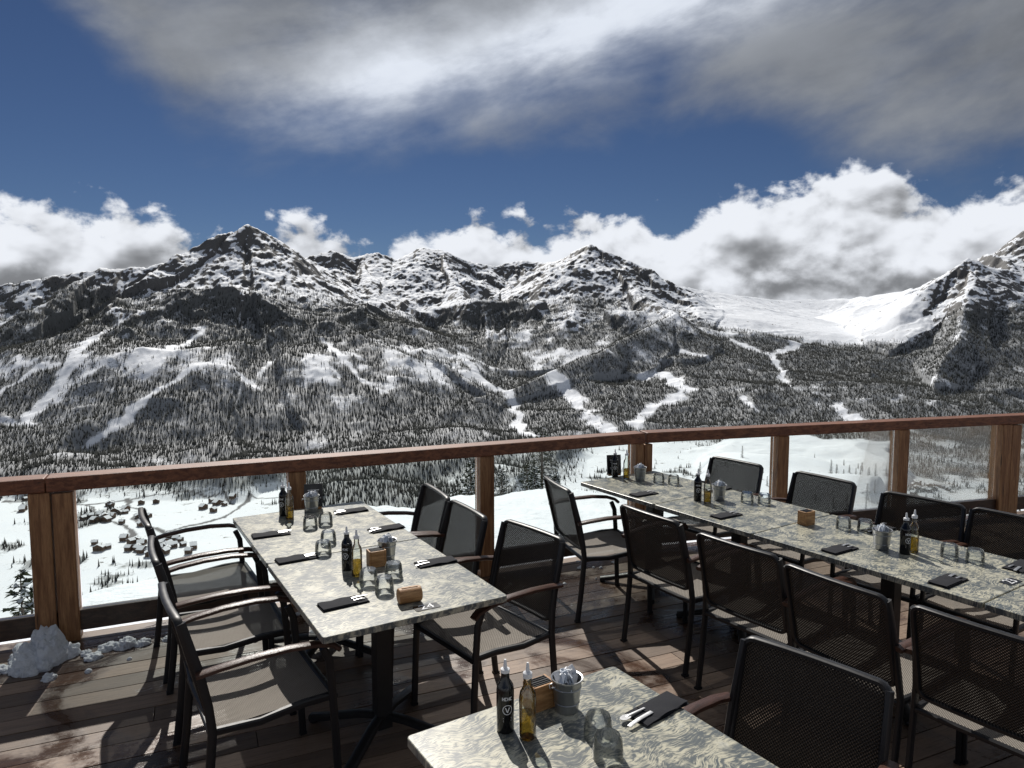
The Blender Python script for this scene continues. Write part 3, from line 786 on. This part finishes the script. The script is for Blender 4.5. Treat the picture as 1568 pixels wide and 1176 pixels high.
for x,y,a,h in sc: mb.lathe([(a,-.002),(a*.9,h*.5),(a*.4,h)],7,(x,y,0))
obj("snow_crumbs",mb.mesh("snow_crumbs",M_snow,True))

# ------------------------------------------------------------ conifers
m,t=newmat("spruce_needles"); pos=t.n('ShaderNodeNewGeometry').outputs['Position']
t.out(t.n('ShaderNodeBsdfDiffuse',{'Color':t.mix(t.noise(pos,2.5,3),(.016,.024,.016),(.06,.07,.04))}).outputs[0]); M_ndl=m
M_bark=wood("conifer_bark",(.05,.035,.025),(.12,.09,.07),(8,8,2))
def conifer_meshes(h,seed,spread=.22,nb=120,dens=11,sz=1.0):
    r=np.random.default_rng(seed)
    tk=MB(); tk.lathe([(h*.022,0),(h*.015,h*.4),(h*.006,h*.85),(.01,h)],8)
    nd=MB(); sn=MB()
    for k in range(nb):
        f=(k+.5)/nb; z=h*(.08+.91*f); L=h*spread*(1-f)**.75*r.uniform(.55,1.2)+.10
        a=k*2.399+r.uniform(-.3,.3); dr=-.25+.5*f
        d=Vector((math.cos(a),math.sin(a),dr)); sd=Vector((-math.sin(a),math.cos(a),0))
        tk.tube([(0,0,z),tuple(Vector((0,0,z))+d*L*.9)],.02*(1-f)+.008,.02*(1-f)+.008,(0,0,1),n=4)
        for q in range(int(7+L*dens)):
            s=r.uniform(.15,1.05)*L; c=Vector((0,0,z))+d*s+sd*r.normal()*.11*L*(1.2-s/L*.6)+Vector((0,0,r.uniform(-.10,.05)))
            w=r.uniform(.07,.16)*sz
            e1=(d*r.uniform(.6,1)+sd*r.uniform(-.8,.8)+Vector((0,0,r.uniform(-.7,.1))))*w*1.5; e2=Vector((r.normal(),r.normal(),r.normal()*.5))*w*.5
            nd.add([c-e2,c+e1*.5-e2*.3,c+e1,c+e2],[(0,1,2,3)])
            if r.random()<.28:
                c2=c+Vector((0,0,.035)); sn.add([c2-e2*.9,c2+e1*.8-e2*.2+Vector((0,0,.02)),c2+e1*.6+e2*.5,c2+e2*.9],[(0,1,2,3)])
    return [("trunk",tk.mesh("trunk",M_bark,True),0),("needles",nd.mesh("needles",M_ndl),0),("snow_on_branches",sn.mesh("snow_on_branches",M_snow),0)]
def conifer(x,y,ztop,seed,spread):
    z0=zat(x,y)-.3; h=max(2.5,ztop-z0)
    group("spruce_tree",(x,y,z0),0,conifer_meshes(h,seed,spread))
for x,y,zt,s,sp_ in [(-2.65,45,-7.0,1,.30),(-.75,52,-9.0,2,.30),(2.35,55,-6.2,3,.26),(1.3,60,-10.0,4,.28),(-4.2,50,-10.2,5,.30),(3.1,50,-8.9,6,.26),(.5,48,-9.6,7,.3),(1.7,52,-8.8,8,.3),(-3.4,48,-9.6,9,.3)]:
    conifer(x,y,zt,s,sp_)
LT=[conifer_meshes(11,31,.17,60,5,2.6),conifer_meshes(14,32,.15,60,5,2.6)]
r=np.random.default_rng(77)
n_=0
while n_<50:
    px=r.uniform(985,1385); D=r.uniform(430,900)
    if r.random()>(.9 if (px<1080 or px>1300) else .25): continue
    x=(px-784)/1088*D; y=D
    e=group("spruce_tree",(x,y,zat(x,y)-.5),r.uniform(0,6),LT[n_%2]); e.scale=[r.uniform(.5,1.2)]*3; n_+=1
for px,D in [(10,60),(25,66),(42,75),(5,72),(250,90),(150,105)]:
    x=(px-784)/1088*D
    zz=zat(x,D); e=group("spruce_tree",(x,D,zz-.5),r.uniform(0,6),LT[0]); e.scale=[max(.5,min(1.6,((1.95-.33*D)-zz)/11))]*3

# ------------------------------------------------------------ chair-lift pylon and skiers on the piste
mb=MB(); mb.lathe([(.55,0),(.35,10),(.28,19)],12); mb.box((0,0,18.6),(6.4,.5,.5)); 
for s in(-1,1):
    mb.box((s*3.0,0,18.0),(.3,3.2,.35)); mb.box((s*3.0,0,18.45),(.25,.6,.6))
    for k in range(4): mb.lathe([(.28,-.1),(.28,.1)],10,(s*3.0,-1.2+.8*k,17.8),R=Matrix.Rotation(math.pi/2,3,'Y'))
mb.box((.5,0,9.5),(.12,.5,17))
x,y=(1336-784)/1088*455,455.
group("ski_lift_pylon",(x,y,zat(x,y)-.3),.3,[("tower",mb.mesh("tower",M_zinc),0)])
M_cloth=simple("ski_clothing",(.05,.05,.07),.8); 
def skier_mesh():
    me=bpy.data.meshes.new("skier_body")
    V_=[(0,0,.92),(0,.05,1.18),(0,.10,1.42),(0,.13,1.53),(0,.15,1.66),(0,.16,1.76),
        (.11,.02,.88),(.13,.16,.50),(.13,.0,.09),(.13,.12,.04),(-.11,.02,.88),(-.13,.16,.50),(-.13,.0,.09),(-.13,.12,.04),
        (.19,.10,1.40),(.27,.06,1.14),(.29,.30,1.02),(-.19,.10,1.40),(-.27,.06,1.14),(-.29,.30,1.02)]
    E=[(0,1),(1,2),(2,3),(3,4),(4,5),(0,6),(6,7),(7,8),(8,9),(0,10),(10,11),(11,12),(12,13),(2,14),(14,15),(15,16),(2,17),(17,18),(18,19)]
    Rr=[.15,.14,.16,.06,.10,.09,.10,.075,.055,.05,.10,.075,.055,.05,.075,.055,.05,.075,.055,.05]
    me.from_pydata(V_,E,[]); o=bpy.data.objects.new("tmp",me); COL.objects.link(o)
    o.modifiers.new("s",'SKIN'); 
    for v,q in zip(me.skin_vertices[0].data,Rr): v.radius=(q,q)
    me.skin_vertices[0].data[0].use_root=True
    sb=o.modifiers.new("u",'SUBSURF'); sb.levels=1
    dg=bpy.context.evaluated_depsgraph_get(); dg.update()
    out=bpy.data.meshes.new_from_object(o.evaluated_get(dg)); bpy.data.objects.remove(o)
    out.materials.clear(); out.materials.append(M_cloth); return out
SK=skier_mesh(); mb=MB()
for s in(-1,1):
    mb.tube([(s*.13,-.75,.03),(s*.13,.8,.03),(s*.13,.95,.10)],.07,.02,(1,0,0)); mb.tube([(s*.29,.31,1.05),(s*.36,.1,.0)],.015,.015,(0,1,0),n=5)
SG=mb.mesh("skis_and_poles",M_frame)
for px,D,a in [(1262,740,2.2),(1290,790,1.7),(1247,720,2.5),(1175,640,3.6)]:
    x=(px-784)/1088*D
    group("skier",(x,D,zat(x,D)),a,[("body",SK,0),("skis_and_poles",SG,0)])

# ------------------------------------------------------------ valley chalets
M_wall=simple("chalet_timber",(.11,.07,.045),.8,0,.3,1,.3)
M_win=simple("chalet_window",(.02,.02,.025),.2)
M_stone=simple("chalet_render",(.30,.25,.20),.85,0,.3,1,.2)
def chalet_mesh(W,D,Hh):
    mb=MB(); mb.box((0,0,1.2),(W,D,2.6),mi=1); mb.box((0,0,2.5+Hh/2),(W*1.003,D*1.003,Hh),mi=0)
    z=2.5+Hh; rh=W*.24
    mb.add([(-W/2,-D/2,z),(W/2,-D/2,z),(0,-D/2,z+rh),(-W/2,D/2,z),(W/2,D/2,z),(0,D/2,z+rh)],[(0,1,2),(3,5,4),(0,2,5,3),(1,4,5,2)],0)
    e=1.2
    for s in(-1,1):
        a=(s*(W/2+e),z-e*.48+.1);b=(0,z+rh+.15)
        y0,y1=-D/2-e,D/2+e
        vs=[(a[0],y0,a[1]),(b[0],y0,b[1]),(b[0],y1,b[1]),(a[0],y1,a[1])]
        mb.add(vs+[(p[0],p[1],p[2]+.55) for p in vs],[(0,1,2,3),(4,7,6,5),(0,4,5,1),(3,2,6,7),(0,3,7,4),(1,5,6,2)],2)
    mb.box((W*.2,D*.15,z+rh*.9),(.9,.9,2.2),mi=1)
    for fz in(1.4,4.2,6.5)[:2 if Hh<4 else 3]:
        for fx in(-.3,0,.3):
            for s in(-1,1): mb.box((fx*W,s*(D/2+.02),fz),(1.2,.1,1.3),mi=3)
            for s in(-1,1): mb.box((s*(W/2+.02),fx*D,fz),(.1,1.2,1.3),mi=3)
    mb.box((0,-D/2-.7,3.0),(W*.9,1.3,.2),mi=0)
    return mb.mesh("chalet",[M_wall,M_stone,M_snow,M_win])
CM=[chalet_mesh(11,10,5.2),chalet_mesh(14,11,7.2),chalet_mesh(20,12,7.0)]
r=np.random.default_rng(11)
spots=[(r.normal(215,44),r.normal(848,9)) for _ in range(34)]+[(r.normal(165,32),r.normal(793,10)) for _ in range(22)]+[(r.uniform(15,60),r.uniform(770,800)) for _ in range(6)]+[(r.normal(1428,26),r.normal(752,5)) for _ in range(16)]+[(r.uniform(280,350),r.uniform(765,800)) for _ in range(7)]
for px,py in spots:
    x,y,z=locate(px,min(py,864),True)
    obj("chalet",CM[r.integers(0,3)],(x,y,z-.6),r.uniform(0,3.14))
